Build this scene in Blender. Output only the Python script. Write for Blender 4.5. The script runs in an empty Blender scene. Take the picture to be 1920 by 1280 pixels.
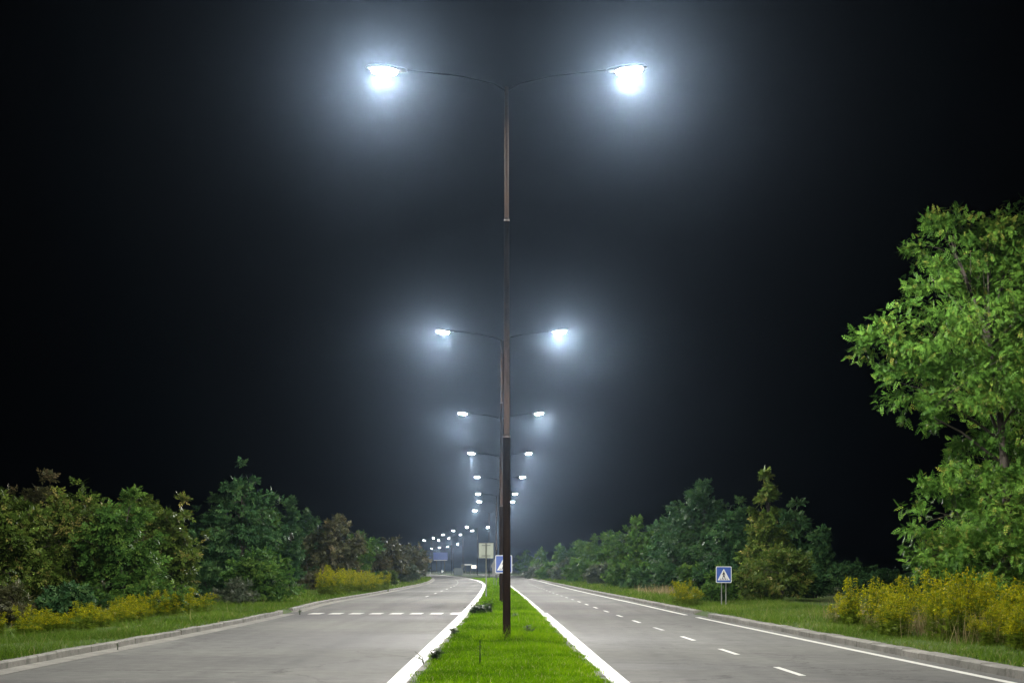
import bpy, math, random
import numpy as np
from mathutils import Vector, Matrix

# ------------------------------------------------------------------ camera
S = bpy.context.scene
COL = S.collection
F, PX0, HY, HC = 2900.0, 960.0, 1067.0, 1.45      # focal length in photo pixels, centre column, horizon row, eye height
cam_d = bpy.data.cameras.new('camera')
cam = bpy.data.objects.new('camera', cam_d); COL.objects.link(cam)
cam_d.sensor_width = 36.0
cam_d.lens = F / 1920.0 * 36.0
cam_d.shift_y = (HY - 640.0) / 1920.0
cam_d.clip_start = 0.1; cam_d.clip_end = 6000.0
cam.location = (0, 0, HC); cam.rotation_euler = (math.radians(90), 0, 0)
S.camera = cam

# ------------------------------------------------------------------ night sky
W = bpy.data.worlds.new('World'); S.world = W; W.use_nodes = True
wn = W.node_tree; wn.nodes.clear()
sky = wn.nodes.new('ShaderNodeTexSky'); sky.sky_type = 'NISHITA'; sky.sun_disc = False
sky.sun_elevation = math.radians(-4.0); sky.sun_rotation = math.radians(200); sky.altitude = 200
bg = wn.nodes.new('ShaderNodeBackground'); bg.inputs['Strength'].default_value = 0.012
wo = wn.nodes.new('ShaderNodeOutputWorld')
wn.links.new(sky.outputs['Color'], bg.inputs['Color']); wn.links.new(bg.outputs['Background'], wo.inputs['Surface'])

# ------------------------------------------------------------------ exposure and sampling
LAMP_W = 17000.0            # watts of one street lamp
FOG = 0.00013               # haze density per metre
S.view_settings.view_transform = 'Standard'; S.view_settings.look = 'None'
S.view_settings.exposure = 0.0; S.view_settings.gamma = 1.0
S.view_settings.use_curve_mapping = False
cy = S.cycles
cy.use_denoising = True
try: cy.denoiser = 'OPENIMAGEDENOISE'
except Exception: pass
cy.max_bounces = 4; cy.diffuse_bounces = 2; cy.glossy_bounces = 2; cy.transmission_bounces = 2
cy.transparent_max_bounces = 4; cy.volume_bounces = 0
cy.caustics_reflective = False; cy.caustics_refractive = False
cy.use_light_tree = True
cy.sample_clamp_indirect = 4.0

R = np.random.default_rng(7)
random.seed(7)

def at(px, py, d):
    """photo pixel at a distance -> a point of the place"""
    return Vector(((px - PX0) / F * d, d, HC + (HY - py) / F * d))
def gx(px, d): return (px - PX0) / F * d

# ------------------------------------------------------------------ materials
def new_mat(name):
    m = bpy.data.materials.new(name); m.use_nodes = True
    nt = m.node_tree; nt.nodes.clear()
    out = nt.nodes.new('ShaderNodeOutputMaterial')
    return m, nt, out
def N(nt, t, **kw):
    n = nt.nodes.new(t)
    for k, v in kw.items():
        if k in n.inputs: n.inputs[k].default_value = v
        else: setattr(n, k, v)
    return n
def ramp(nt, fac, stops):
    r = nt.nodes.new('ShaderNodeValToRGB')
    el = r.color_ramp.elements
    while len(el) < len(stops): el.new(0.5)
    for e, (p, c) in zip(el, stops): e.position = p; e.color = (*c, 1)
    nt.links.new(fac, r.inputs['Fac']); return r.outputs['Color']
def mixc(nt, a, b, fac, mode='MIX'):
    n = nt.nodes.new('ShaderNodeMix'); n.data_type = 'RGBA'; n.blend_type = mode
    for sock, v in ((n.inputs[0], fac), (n.inputs[6], a), (n.inputs[7], b)):
        if isinstance(v, (int, float)): sock.default_value = v
        elif isinstance(v, tuple): sock.default_value = (*v, 1)
        else: nt.links.new(v, sock)
    return n.outputs[2]
def coords(nt, scale=(1,1,1)):
    g = nt.nodes.new('ShaderNodeNewGeometry'); mp = nt.nodes.new('ShaderNodeMapping')
    mp.inputs['Scale'].default_value = scale
    nt.links.new(g.outputs['Position'], mp.inputs['Vector']); return mp.outputs['Vector']
def noise(nt, vec, scale, detail=4, rough=0.55, dist=0.0):
    n = N(nt, 'ShaderNodeTexNoise', Scale=scale, Detail=detail, Roughness=rough, Distortion=dist)
    nt.links.new(vec, n.inputs['Vector']); return n.outputs['Fac']
def bump(nt, h, strength, dist):
    b = N(nt, 'ShaderNodeBump', Strength=strength, Distance=dist)
    nt.links.new(h, b.inputs['Height']); return b.outputs['Normal']
def surf(nt, out, color, rough=0.8, metal=0.0, normal=None, spec=0.5):
    p = nt.nodes.new('ShaderNodeBsdfPrincipled')
    if isinstance(color, tuple): p.inputs['Base Color'].default_value = (*color, 1)
    else: nt.links.new(color, p.inputs['Base Color'])
    if isinstance(rough, (int, float)): p.inputs['Roughness'].default_value = rough
    else: nt.links.new(rough, p.inputs['Roughness'])
    p.inputs['Metallic'].default_value = metal
    p.inputs['Specular IOR Level'].default_value = spec
    if normal is not None: nt.links.new(normal, p.inputs['Normal'])
    nt.links.new(p.outputs[0], out.inputs['Surface']); return p

M = {}
def make_asphalt():
    m, nt, out = new_mat('worn_asphalt')
    v = coords(nt); vs = coords(nt, (1.0, 0.025, 1.0)); vt = coords(nt, (0.10, 0.32, 1.0))
    big = noise(nt, v, 0.09, 3, 0.5); wheel = noise(nt, vs, 0.85, 3, 0.5, 0.4); cross = noise(nt, vt, 0.55, 4, 0.6, 0.5)
    fine = noise(nt, v, 55, 3, 0.7); mott = noise(nt, v, 2.6, 5, 0.7)
    c = ramp(nt, big, [(0.35, (0.084, 0.084, 0.080)), (0.65, (0.142, 0.142, 0.132))])
    c = mixc(nt, c, ramp(nt, wheel, [(0.36, (0.66, 0.66, 0.67)), (0.60, (1.14, 1.14, 1.12))]), 0.6, 'MULTIPLY')
    c = mixc(nt, c, ramp(nt, mott, [(0.35, (0.78, 0.78, 0.78)), (0.65, (1.16, 1.16, 1.15))]), 0.8, 'MULTIPLY')
    c = mixc(nt, c, ramp(nt, cross, [(0.36, (0.62, 0.62, 0.64)), (0.58, (1.16, 1.16, 1.12))]), 0.6, 'MULTIPLY')
    c = mixc(nt, c, ramp(nt, fine, [(0.3, (0.72, 0.72, 0.72)), (0.7, (1.2, 1.2, 1.2))]), 0.6, 'MULTIPLY')
    # hair cracks and sealed joints
    vor = N(nt, 'ShaderNodeTexVoronoi', Scale=0.16); vor.feature = 'DISTANCE_TO_EDGE'
    wv = nt.nodes.new('ShaderNodeVectorMath'); wv.operation = 'ADD'
    nn = N(nt, 'ShaderNodeTexNoise', Scale=0.9, Detail=5, Roughness=0.7); nt.links.new(v, nn.inputs['Vector'])
    sc = nt.nodes.new('ShaderNodeVectorMath'); sc.operation = 'SCALE'; sc.inputs['Scale'].default_value = 1.6
    nt.links.new(nn.outputs['Color'], sc.inputs[0]); nt.links.new(v, wv.inputs[0]); nt.links.new(sc.outputs[0], wv.inputs[1])
    nt.links.new(wv.outputs[0], vor.inputs['Vector'])
    c = mixc(nt, c, ramp(nt, vor.outputs['Distance'], [(0.0, (0.45, 0.44, 0.43)), (0.007, (1, 1, 1))]), 0.8, 'MULTIPLY')
    rg = ramp(nt, cross, [(0.35, (0.75, 0.75, 0.75)), (0.6, (0.92, 0.92, 0.92))])
    surf(nt, out, c, rg, normal=bump(nt, fine, 0.35, 0.006), spec=0.08)
    return m
M['asphalt'] = make_asphalt()

def make_paint():
    m, nt, out = new_mat('road_paint_white')
    v = coords(nt); n = noise(nt, v, 9, 5, 0.7); f = noise(nt, v, 45, 3, 0.7)
    c = ramp(nt, n, [(0.30, (0.30, 0.30, 0.27)), (0.42, (0.52, 0.52, 0.47)), (0.7, (0.62, 0.62, 0.57))])
    c = mixc(nt, c, ramp(nt, f, [(0.3, (0.75, 0.75, 0.75)), (0.6, (1, 1, 1))]), 0.6, 'MULTIPLY')
    ch = noise(nt, v, 3.4, 8, 0.8); c = mixc(nt, c, (0.12, 0.12, 0.115), ramp(nt, ch, [(0.60, (0, 0, 0)), (0.68, (0.85, 0.85, 0.85))]))
    surf(nt, out, c, 0.6, normal=bump(nt, f, 0.2, 0.003)); return m
M['paint'] = make_paint()

def make_worn_paint():
    m, nt, out = new_mat('road_paint_worn')
    v = coords(nt); n = noise(nt, v, 6, 6, 0.75)
    c = ramp(nt, n, [(0.38, (0.13, 0.13, 0.125)), (0.55, (0.36, 0.36, 0.34)), (0.72, (0.5, 0.5, 0.47))])
    surf(nt, out, c, 0.65); return m
M['worn_paint'] = make_worn_paint()

def make_concrete():
    m, nt, out = new_mat('kerb_concrete')
    v = coords(nt); a = noise(nt, v, 1.3, 4, 0.6); b = noise(nt, v, 30, 4, 0.7)
    oi = nt.nodes.new('ShaderNodeObjectInfo')
    c = ramp(nt, a, [(0.3, (0.11, 0.107, 0.090)), (0.7, (0.21, 0.20, 0.175))])
    c = mixc(nt, c, ramp(nt, oi.outputs['Random'], [(0, (0.8, 0.8, 0.78)), (1, (1.12, 1.12, 1.1))]), 1.0, 'MULTIPLY')
    c = mixc(nt, c, ramp(nt, b, [(0.35, (0.75, 0.75, 0.75)), (0.7, (1.15, 1.15, 1.15))]), 0.6, 'MULTIPLY')
    gr = noise(nt, v, 3.0, 6, 0.75); c = mixc(nt, c, (0.045, 0.048, 0.032), ramp(nt, gr, [(0.5, (0, 0, 0)), (0.68, (0.8, 0.8, 0.8))]))
    surf(nt, out, c, 0.9, normal=bump(nt, b, 0.4, 0.01)); return m
M['concrete'] = make_concrete()

def make_soil(name, c0, c1, c2):
    m, nt, out = new_mat(name)
    v = coords(nt); a = noise(nt, v, 0.35, 5, 0.6); b = noise(nt, v, 9, 5, 0.7)
    c = ramp(nt, a, [(0.3, c0), (0.55, c1), (0.75, c2)])
    c = mixc(nt, c, ramp(nt, b, [(0.3, (0.55, 0.55, 0.5)), (0.7, (1.25, 1.25, 1.2))]), 0.8, 'MULTIPLY')
    surf(nt, out, c, 0.95, normal=bump(nt, b, 0.8, 0.05), spec=0.2); return m
M['turf'] = make_soil('turf_soil', (0.030, 0.050, 0.006), (0.040, 0.078, 0.006), (0.06, 0.080, 0.012))
M['ground'] = make_soil('field_soil', (0.020, 0.028, 0.010), (0.03, 0.042, 0.013), (0.045, 0.045, 0.02))

def make_leaf(name, stops, transl=0.35, gloss=0.25, rough=0.5):
    """leaf colour varies leaf by leaf through the 'tint' attribute"""
    m, nt, out = new_mat(name)
    at_ = nt.nodes.new('ShaderNodeAttribute'); at_.attribute_name = 'tint'
    c = ramp(nt, at_.outputs['Fac'], stops)
    d = nt.nodes.new('ShaderNodeBsdfPrincipled')
    d.inputs['Roughness'].default_value = rough; d.inputs['Specular IOR Level'].default_value = gloss
    t = nt.nodes.new('ShaderNodeBsdfTranslucent')
    nt.links.new(c, d.inputs['Base Color']); nt.links.new(c, t.inputs['Color'])
    mx = nt.nodes.new('ShaderNodeMixShader'); mx.inputs[0].default_value = transl
    nt.links.new(d.outputs[0], mx.inputs[1]); nt.links.new(t.outputs[0], mx.inputs[2])
    nt.links.new(mx.outputs[0], out.inputs['Surface']); return m
M['grass'] = make_leaf('lawn_grass', [(0, (0.050, 0.115, 0.001)), (0.45, (0.125, 0.275, 0.001)), (0.8, (0.215, 0.390, 0.002)), (0.97, (0.26, 0.36, 0.02)), (1, (0.42, 0.42, 0.16))], 0.4, 0.02)
M['verge_grass'] = make_leaf('verge_grass', [(0, (0.040, 0.075, 0.006)), (0.45, (0.075, 0.145, 0.010)), (0.8, (0.13, 0.20, 0.022)), (1, (0.26, 0.24, 0.09))], 0.4, 0.1)
M['locust'] = make_leaf('pinnate_leaf', [(0, (0.042, 0.108, 0.017)), (0.5, (0.086, 0.190, 0.027)), (0.9, (0.150, 0.270, 0.038)), (1, (0.23, 0.24, 0.045))], 0.25, 0.10)
M['olive'] = make_leaf('olive_leaf', [(0, (0.034, 0.060, 0.010)), (0.5, (0.068, 0.115, 0.018)), (0.85, (0.12, 0.15, 0.026)), (1, (0.20, 0.18, 0.05))], 0.3, 0.08, 0.5)
M['green'] = make_leaf('green_leaf', [(0, (0.028, 0.068, 0.014)), (0.5, (0.055, 0.125, 0.022)), (1, (0.110, 0.180, 0.030))], 0.3, 0.05)
M['deep'] = make_leaf('deep_green_leaf', [(0, (0.018, 0.050, 0.018)), (0.5, (0.036, 0.088, 0.030)), (1, (0.070, 0.130, 0.040))], 0.25, 0.05)
M['brownish'] = make_leaf('brownish_leaf', [(0, (0.030, 0.034, 0.014)), (0.5, (0.055, 0.060, 0.022)), (0.85, (0.08, 0.075, 0.03)), (1, (0.14, 0.11, 0.055))], 0.25, 0.2)
M['grey_leaf'] = make_leaf('greyish_leaf', [(0, (0.035, 0.050, 0.030)), (0.5, (0.065, 0.090, 0.050)), (1, (0.13, 0.14, 0.09))], 0.25, 0.2)
M['straw'] = make_leaf('dry_straw', [(0, (0.13, 0.10, 0.04)), (0.6, (0.24, 0.19, 0.09)), (1, (0.36, 0.30, 0.16))], 0.3, 0.2)
M['goldenrod_leaf'] = make_leaf('goldenrod_leaf', [(0, (0.060, 0.100, 0.006)), (1, (0.15, 0.200, 0.012))], 0.35, 0.1)
M['goldenrod_flower'] = make_leaf('goldenrod_flower', [(0, (0.12, 0.16, 0.003)), (0.5, (0.25, 0.26, 0.004)), (1, (0.44, 0.37, 0.005))], 0.35, 0.1)
M['dark_weed'] = make_leaf('dark_weed_leaf', [(0, (0.020, 0.040, 0.012)), (1, (0.050, 0.085, 0.022))], 0.2, 0.3)

def make_bark():
    m, nt, out = new_mat('bark')
    v = coords(nt, (1, 1, 0.25)); a = noise(nt, v, 14, 5, 0.7)
    c = ramp(nt, a, [(0.35, (0.018, 0.014, 0.010)), (0.65, (0.052, 0.043, 0.032))])
    surf(nt, out, c, 0.9, normal=bump(nt, a, 0.8, 0.02)); return m
M['bark'] = make_bark()

def make_metal(name, col, rough, metal, var=0.25, spec=0.5):
    m, nt, out = new_mat(name)
    v = coords(nt, (1, 1, 0.3)); a = noise(nt, v, 5, 5, 0.65)
    c = ramp(nt, a, [(0.3, tuple(x * (1 - var) for x in col)), (0.7, tuple(x * (1 + var) for x in col))])
    r = ramp(nt, a, [(0.3, (rough * 0.85,) * 3), (0.7, (min(1, rough * 1.2),) * 3)])
    surf(nt, out, c, r, metal, spec=spec); return m
M['pole'] = make_metal('brown_painted_steel', (0.030, 0.018, 0.012), 0.6, 0.0, var=0.5, spec=0.05)
M['arm'] = make_metal('unlit_arm_steel', (0.006, 0.006, 0.007), 0.7, 0.0, spec=0.1)  # near-black base puts the unlit look of the arms into their colour
M['collar'] = make_metal('bare_steel_collar', (0.05, 0.033, 0.024), 0.5, 0.2)
M['lamp_housing'] = make_metal('lamp_housing_grey', (0.03, 0.03, 0.032), 0.6, 0.0)
M['galv'] = make_metal('galvanised_steel', (0.17, 0.18, 0.155), 0.55, 0.3)
M['sign_back'] = make_metal('unpainted_sign_back', (0.17, 0.19, 0.15), 0.6, 0.1, 0.12)
M['clamp'] = make_metal('dark_sign_clamp', (0.06, 0.065, 0.06), 0.5, 0.5)
M['sign_grey'] = make_metal('grey_sign_back', (0.17, 0.18, 0.18), 0.6, 0.2)
M['sign_blue'] = make_metal('sign_blue', (0.012, 0.062, 0.30), 0.4, 0.0, 0.08)
M['sign_white'] = make_metal('sign_white', (0.60, 0.61, 0.60), 0.4, 0.0, 0.06)
M['sign_black'] = make_metal('sign_black', (0.015, 0.015, 0.017), 0.5, 0.0, 0.1)
M['board_blue'] = make_metal('direction_board_blue', (0.03, 0.08, 0.34), 0.45, 0.0, 0.08)
M['cabinet'] = make_metal('dark_grey_cabinet', (0.06, 0.075, 0.075), 0.6, 0.1)
M['canopy'] = make_metal('white_canopy_steel', (0.72, 0.73, 0.72), 0.5, 0.0, 0.05)

def emit_mat(name, col, strength):
    m, nt, out = new_mat(name)
    e = nt.nodes.new('ShaderNodeEmission'); e.inputs['Color'].default_value = (*col, 1); e.inputs['Strength'].default_value = strength
    nt.links.new(e.outputs[0], out.inputs['Surface'])
    try: m.cycles.emission_sampling = 'NONE'
    except Exception: pass
    return m
M['lens'] = emit_mat('lit_lamp_lens', (1.0, 0.98, 0.93), 260.0)
M['lit_sign'] = emit_mat('backlit_sign_cream', (1.0, 0.86, 0.66), 2.6)
M['lit_orange'] = emit_mat('backlit_sign_orange', (1.0, 0.42, 0.22), 1.6)
M['lit_white'] = emit_mat('backlit_sign_white', (0.95, 0.97, 1.0), 1.2)

# ------------------------------------------------------------------ mesh helpers
def link(name, me, mat=None, parent=None, loc=None):
    o = bpy.data.objects.new(name, me); COL.objects.link(o)
    if mat is not None and me is not None and len(me.materials) == 0: me.materials.append(mat)
    if parent is not None: o.parent = parent
    if loc is not None: o.location = loc
    return o
def tag(o, label=None, cat=None, group=None, kind=None):
    if label: o['label'] = label
    if cat: o['category'] = cat
    if group: o['group'] = group
    if kind: o['kind'] = kind
    return o
def empty(name, loc=(0, 0, 0), rz=0.0):
    o = bpy.data.objects.new(name, None); COL.objects.link(o)
    o.location = loc; o.rotation_euler = (0, 0, rz); o.empty_display_size = 0.2
    return o

class MB:
    def __init__(s): s.v = []; s.f = []
    def add(s, vs, fs):
        b = len(s.v); s.v += [tuple(x) for x in vs]; s.f += [tuple(b + i for i in f) for f in fs]; return s
    def box(s, c, size, rz=0.0, bev=0.0):
        hx, hy, hz = (a / 2 for a in size); cs, sn = math.cos(rz), math.sin(rz)
        if bev <= 0:
            p = [(x, y, z) for z in (-hz, hz) for x, y in ((-hx, -hy), (hx, -hy), (hx, hy), (-hx, hy))]
            f = [(3, 2, 1, 0), (4, 5, 6, 7), (0, 1, 5, 4), (1, 2, 6, 5), (2, 3, 7, 6), (3, 0, 4, 7)]
        else:
            b = bev; p = []
            for z, i in ((-hz, b), (-hz + b, 0), (hz - b, 0), (hz, b)):
                p += [(-hx + i, -hy + i, z), (hx - i, -hy + i, z), (hx - i, hy - i, z), (-hx + i, hy - i, z)]
            f = [(3, 2, 1, 0), (12, 13, 14, 15)]
            for k in range(3):
                for j in range(4): f.append((k * 4 + j, k * 4 + (j + 1) % 4, k * 4 + 4 + (j + 1) % 4, k * 4 + 4 + j))
        return s.add([(c[0] + x * cs - y * sn, c[1] + x * sn + y * cs, c[2] + z) for x, y, z in p], f)
    def tube(s, pts, rad, n=10, cap=True):
        pts = [Vector(p) for p in pts]; rings = []
        base = len(s.v)
        for i, p in enumerate(pts):
            t = (pts[min(i + 1, len(pts) - 1)] - pts[max(i - 1, 0)]).normalized()
            a = Vector((0, 0, 1)) if abs(t.z) < 0.9 else Vector((1, 0, 0))
            u = t.cross(a).normalized(); w = t.cross(u).normalized()
            r = rad[i] if isinstance(rad, (list, tuple)) else rad
            for k in range(n):
                q = 2 * math.pi * k / n
                s.v.append(tuple(p + u * (math.cos(q) * r) + w * (math.sin(q) * r)))
        for i in range(len(pts) - 1):
            for k in range(n):
                a = base + i * n + k; b = base + i * n + (k + 1) % n
                s.f.append((a, b, b + n, a + n))
        if cap:
            s.f.append(tuple(base + k for k in range(n)))
            e = base + (len(pts) - 1) * n
            s.f.append(tuple(e + k for k in reversed(range(n))))
        return s
    def prism(s, poly, y0, y1):
        """polygon in x,z pulled from y0 (front) to y1"""
        n = len(poly)
        v = [(x, y0, z) for x, z in poly] + [(x, y1, z) for x, z in poly]
        f = [tuple(range(n)), tuple(reversed(range(n, 2 * n)))]
        f += [(i, i + n, (i + 1) % n + n, (i + 1) % n) for i in range(n)]
        return s.add(v, f)
    def mesh(s, name, smooth=False):
        me = bpy.data.meshes.new(name); me.from_pydata(s.v, [], s.f); me.update()
        if smooth: me.polygons.foreach_set('use_smooth', [True] * len(me.polygons))
        return me
    def build(s, name, mat, parent=None, smooth=False, loc=None):
        return link(name, s.mesh(name, smooth), mat, parent, loc)

def np_mesh(name, V, faces, tint=None):
    """V (n,3), faces (m,k) all the same size k"""
    V = np.ascontiguousarray(V, dtype=np.float32); faces = np.ascontiguousarray(faces, dtype=np.int32)
    me = bpy.data.meshes.new(name); k = faces.shape[1]
    me.vertices.add(len(V)); me.vertices.foreach_set('co', V.ravel())
    me.loops.add(faces.size); me.loops.foreach_set('vertex_index', faces.ravel())
    me.polygons.add(len(faces)); me.polygons.foreach_set('loop_start', np.arange(0, faces.size, k, dtype=np.int32))
    me.polygons.foreach_set('loop_total', np.full(len(faces), k, dtype=np.int32))
    if tint is not None:
        a = me.attributes.new('tint', 'FLOAT', 'POINT'); a.data.foreach_set('value', np.ascontiguousarray(tint, dtype=np.float32))
    me.update(calc_edges=True)
    return me
def norm(a): return a / (np.linalg.norm(a, axis=-1, keepdims=True) + 1e-9)

# ------------------------------------------------------------------ road layout (x of each edge along the distance d)
def spline(pts):
    d = np.array([p[0] for p in pts], float); x = np.array([p[1] for p in pts], float)
    m = np.gradient(x, d)
    def f(q):
        q = np.asarray(q, float); i = np.clip(np.searchsorted(d, q) - 1, 0, len(d) - 2)
        h = d[i + 1] - d[i]; t = np.clip((q - d[i]) / h, 0, 1)
        return ((2*t**3 - 3*t**2 + 1) * x[i] + (t**3 - 2*t**2 + t) * h * m[i] + (-2*t**3 + 3*t**2) * x[i + 1] + (t**3 - t**2) * h * m[i + 1])
    return f
ML = spline([(-60, -1.3), (0, -1.40), (19.7, -1.46), (52.5, -1.56), (100, -1.95), (145, -2.6), (190, -4.0), (233, -6.1), (300, -10.5), (400, -19), (520, -32), (700, -60), (900, -100)])
MR = spline([(-60, 1.9), (0, 1.60), (26.6, 1.30), (52.6, 1.03), (127, 0.0), (200, -0.9), (260, -1.9), (358, -6), (450, -12.5), (550, -25), (700, -50), (900, -88)])
RR = spline([(-60, 8.2), (0, 6.95), (19.8, 6.39), (35.7, 5.92), (46.7, 5.62), (64.7, 5.29), (92, 4.72), (153, 3.85), (220, 3.0), (300, 0.5), (400, -5), (520, -17), (700, -43), (900, -80)])
LL = spline([(-60, -6.7), (0, -6.9), (21, -6.95), (40, -6.85), (52, -7.05), (60, -7.4), (91, -7.6), (153, -8.3), (200, -10), (280, -14.5), (350, -20), (450, -31), (560, -46), (700, -73), (900, -112)])

def dlist(d0, d1, near=1.0):
    out = [d0]; 
    while out[-1] < d1: out.append(min(d1, out[-1] + max(near, abs(out[-1]) * 0.03)))
    return np.array(out)
def strip(name, fa, fb, za, zb, d0, d1, mat, parent=None, nx=1, bumpz=0.0):
    D = dlist(d0, d1); V = []; Fc = []
    for d in D:
        a, b = float(fa(d)), float(fb(d))
        for k in range(nx + 1):
            t = k / nx
            z = za + (zb - za) * t
            if bumpz and 0 < k < nx: z += bumpz * (math.sin(d * 0.9 + k) * 0.5 + math.sin(d * 0.37 + 2.1 * k))
            V.append((a + (b - a) * t, d, z))
    n = nx + 1
    for i in range(len(D) - 1):
        for k in range(nx): Fc.append((i * n + k, i * n + k + 1, (i + 1) * n + k + 1, (i + 1) * n + k))
    me = bpy.data.meshes.new(name); me.from_pydata(V, [], Fc); me.update()
    return link(name, me, mat, parent)
def off(f, o): return lambda d: f(d) + o

# ground to the horizon
g = MB().add([(-2500, -300, -0.12), (2500, -300, -0.12), (2500, 3500, -0.12), (-2500, 3500, -0.12)], [(0, 1, 2, 3)]).build('ground', M['ground']); tag(g, kind='structure')
road_l = strip('road_left', off(LL, -0.62), off(ML, 0.3), 0, 0, -60, 900, M['asphalt'], nx=4); tag(road_l, kind='structure')
road_r = strip('road_right', off(MR, -0.3), off(RR, 0.68), 0, 0, -60, 900, M['asphalt'], nx=4); tag(road_r, kind='structure')
med = strip('median_ground', off(ML, 0.27), off(MR, -0.27), 0.06, 0.06, -60, 900, M['turf'], nx=6, bumpz=0.012); tag(med, kind='structure')
def vz(o):     # height of the verge against the distance from the kerb
    return 0.11 + 0.10 * np.clip(o / 4.0, 0, 1) + 0.25 * np.clip((o - 4) / 25.0, 0, 1)
KLO, KRO = -0.58, 0.62      # back of the kerb against LL and RR
def verge(name, f, s):
    D = dlist(-60, 900, 2.0); offs = [0, 0.6, 1.5, 2.6, 4, 7, 12, 20, 29]; V = []; Fc = []; n = len(offs)
    for d in D:
        x0 = float(f(d))
        for o in offs: V.append((x0 + s * o, d, float(vz(o)) + (0.03 * math.sin(d * 0.7 + o * 2) if o > 0.5 else 0)))
    for i in range(len(D) - 1):
        for k in range(n - 1):
            q = (i * n + k, i * n + k + 1, (i + 1) * n + k + 1, (i + 1) * n + k)
            Fc.append(q if s > 0 else q[::-1])
    me = bpy.data.meshes.new(name); me.from_pydata(V, [], Fc); me.update()
    o = link(name, me, M['turf']); tag(o, kind='structure'); return o
verge('verge_left', off(LL, KLO), -1); verge('verge_right', off(RR, KRO), 1)

# painted markings, sheets 4 mm above the asphalt
strip('edge_line', off(ML, -0.14), off(ML, 0.11), 0.004, 0.004, -60, 900, M['paint'], road_l)
strip('edge_line', off(MR, -0.11), off(MR, 0.13), 0.004, 0.004, -60, 51.5, M['paint'], road_r)
strip('edge_line', off(MR, -0.16), off(MR, 0.06), 0.004, 0.004, 52.3, 900, M['paint'], road_r)
strip('edge_line', off(RR, -0.07), off(RR, 0.07), 0.004, 0.004, -60, 46.9, M['paint'], road_r)
strip('edge_line', off(RR, -0.09), off(RR, 0.05), 0.004, 0.004, 49.2, 900, M['paint'], road_r)
LC = lambda d: MR(d) + (RR(d) - MR(d)) * (0.535 - 0.0006 * min(float(d), 60))
for k in range(32):
    d0 = 21.1 + 5.25 * k - 26.25
    worn = (abs(d0 - 37) < 2) or d0 > 70
    strip('lane_dash', off(LC, -0.048), off(LC, 0.048), 0.004, 0.004, d0, d0 + 1.9, M['worn_paint'] if worn else M['paint'], road_r)
LD = lambda d: (LL(d) + ML(d)) / 2 + 0.1
for k in range(14):
    d0 = 82 + 10.5 * k
    strip('lane_dash', off(LD, -0.06), off(LD, 0.06), 0.004, 0.004, d0, d0 + 3.0, M['worn_paint'], road_l)
# row of crossing blocks across the left carriageway
cx0, cx1 = gx(583, 51.0), gx(868, 51.0)
for k in range(8):
    x = cx0 + (cx1 - cx0 - 0.40) * k / 7
    MB().add([(x, 50.0, 0.008), (x + 0.40, 50.0, 0.008), (x + 0.42, 51.5, 0.008), (x + 0.02, 51.5, 0.008)], [(0, 1, 2, 3)]).build('crossing_stripe', M['paint'], road_l)
# sealed joint across the left carriageway
strip('gutter', off(LL, -0.05), off(LL, -0.42), 0.006, 0.012, -60, 50.2, M['concrete'], road_l)
strip('gutter', off(LL, -0.05), off(LL, -0.42), 0.006, 0.012, 53.0, 900, M['concrete'], road_l)

# kerbs: single stones near the camera, one long part beyond
def kerb(name, f, o, s, w, h, segs, dfar):
    """o: offset of the road-side face, s: +1 kerb lies to the right of it"""
    root = empty(name, (float(f(20)) + o, 20, 0)); tag(root, kind='structure')
    me = MB().box((0, 0, h / 2 - 0.05), (w, 0.985, h + 0.1), bev=0.018).mesh('kerbstone'); me.materials.append(M['concrete'])
    for d0, d1 in segs:
        d = d0
        while d < d1:
            x = float(f(d + 0.5)) + o + s * w / 2; ang = math.atan2(-(float(f(d + 1)) - float(f(d))), 1.0)
            st = link('kerbstone', me, None, root)
            st.location = (x - root.location.x + random.uniform(-.008, .008), d + 0.5 - 20, random.uniform(-.012, .008))
            st.rotation_euler = (random.uniform(-.006, .006), random.uniform(-.012, .012), ang + random.uniform(-.006, .006))
            d += 1.0
    D = dlist(dfar[0], dfar[1]); mb = MB(); V = []; Fc = []
    for d in D:
        x = float(f(d)) + o
        V += [(x, d, -0.05), (x, d, h - 0.02), (x + s * 0.02, d, h), (x + s * w, d, h), (x + s * w, d, -0.05)]
    for i in range(len(D) - 1):
        for k in range(4):
            q = (i * 5 + k, i * 5 + k + 1, i * 5 + k + 6, i * 5 + k + 5); Fc.append(q)
    e = (len(D) - 1) * 5; Fc += [(0, 1, 2, 3, 4), (e + 4, e + 3, e + 2, e + 1, e)]
    me2 = bpy.data.meshes.new('kerb_run'); me2.from_pydata([(a - root.location.x, b - 20, c) for a, b, c in V], [], Fc); me2.update()
    run = link('kerb_run', me2, M['concrete'], root); run['kind'] = 'stuff'
    return root
strip('dropped_edge', off(LL, -0.40), off(LL, KLO - 0.02), 0.006, 0.118, 49.8, 53.2, M['turf'], road_l)
strip('dropped_edge', off(RR, 0.33), off(RR, KRO + 0.02), 0.006, 0.118, 46.8, 50.2, M['turf'], road_r)
kerb('kerb_left', LL, -0.42, -1, 0.16, 0.125, [(12, 50)], (53, 900))
kerb('kerb_right', RR, 0.34, 1, 0.28, 0.125, [(12, 47)], (50, 900))
kerb('median_kerb_left', ML, 0.15, 1, 0.12, 0.07, [(14, 60)], (60, 900))
kerb('median_kerb_right', MR, -0.15, -1, 0.12, 0.07, [(14, 51), (53, 60)], (60, 900))

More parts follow.
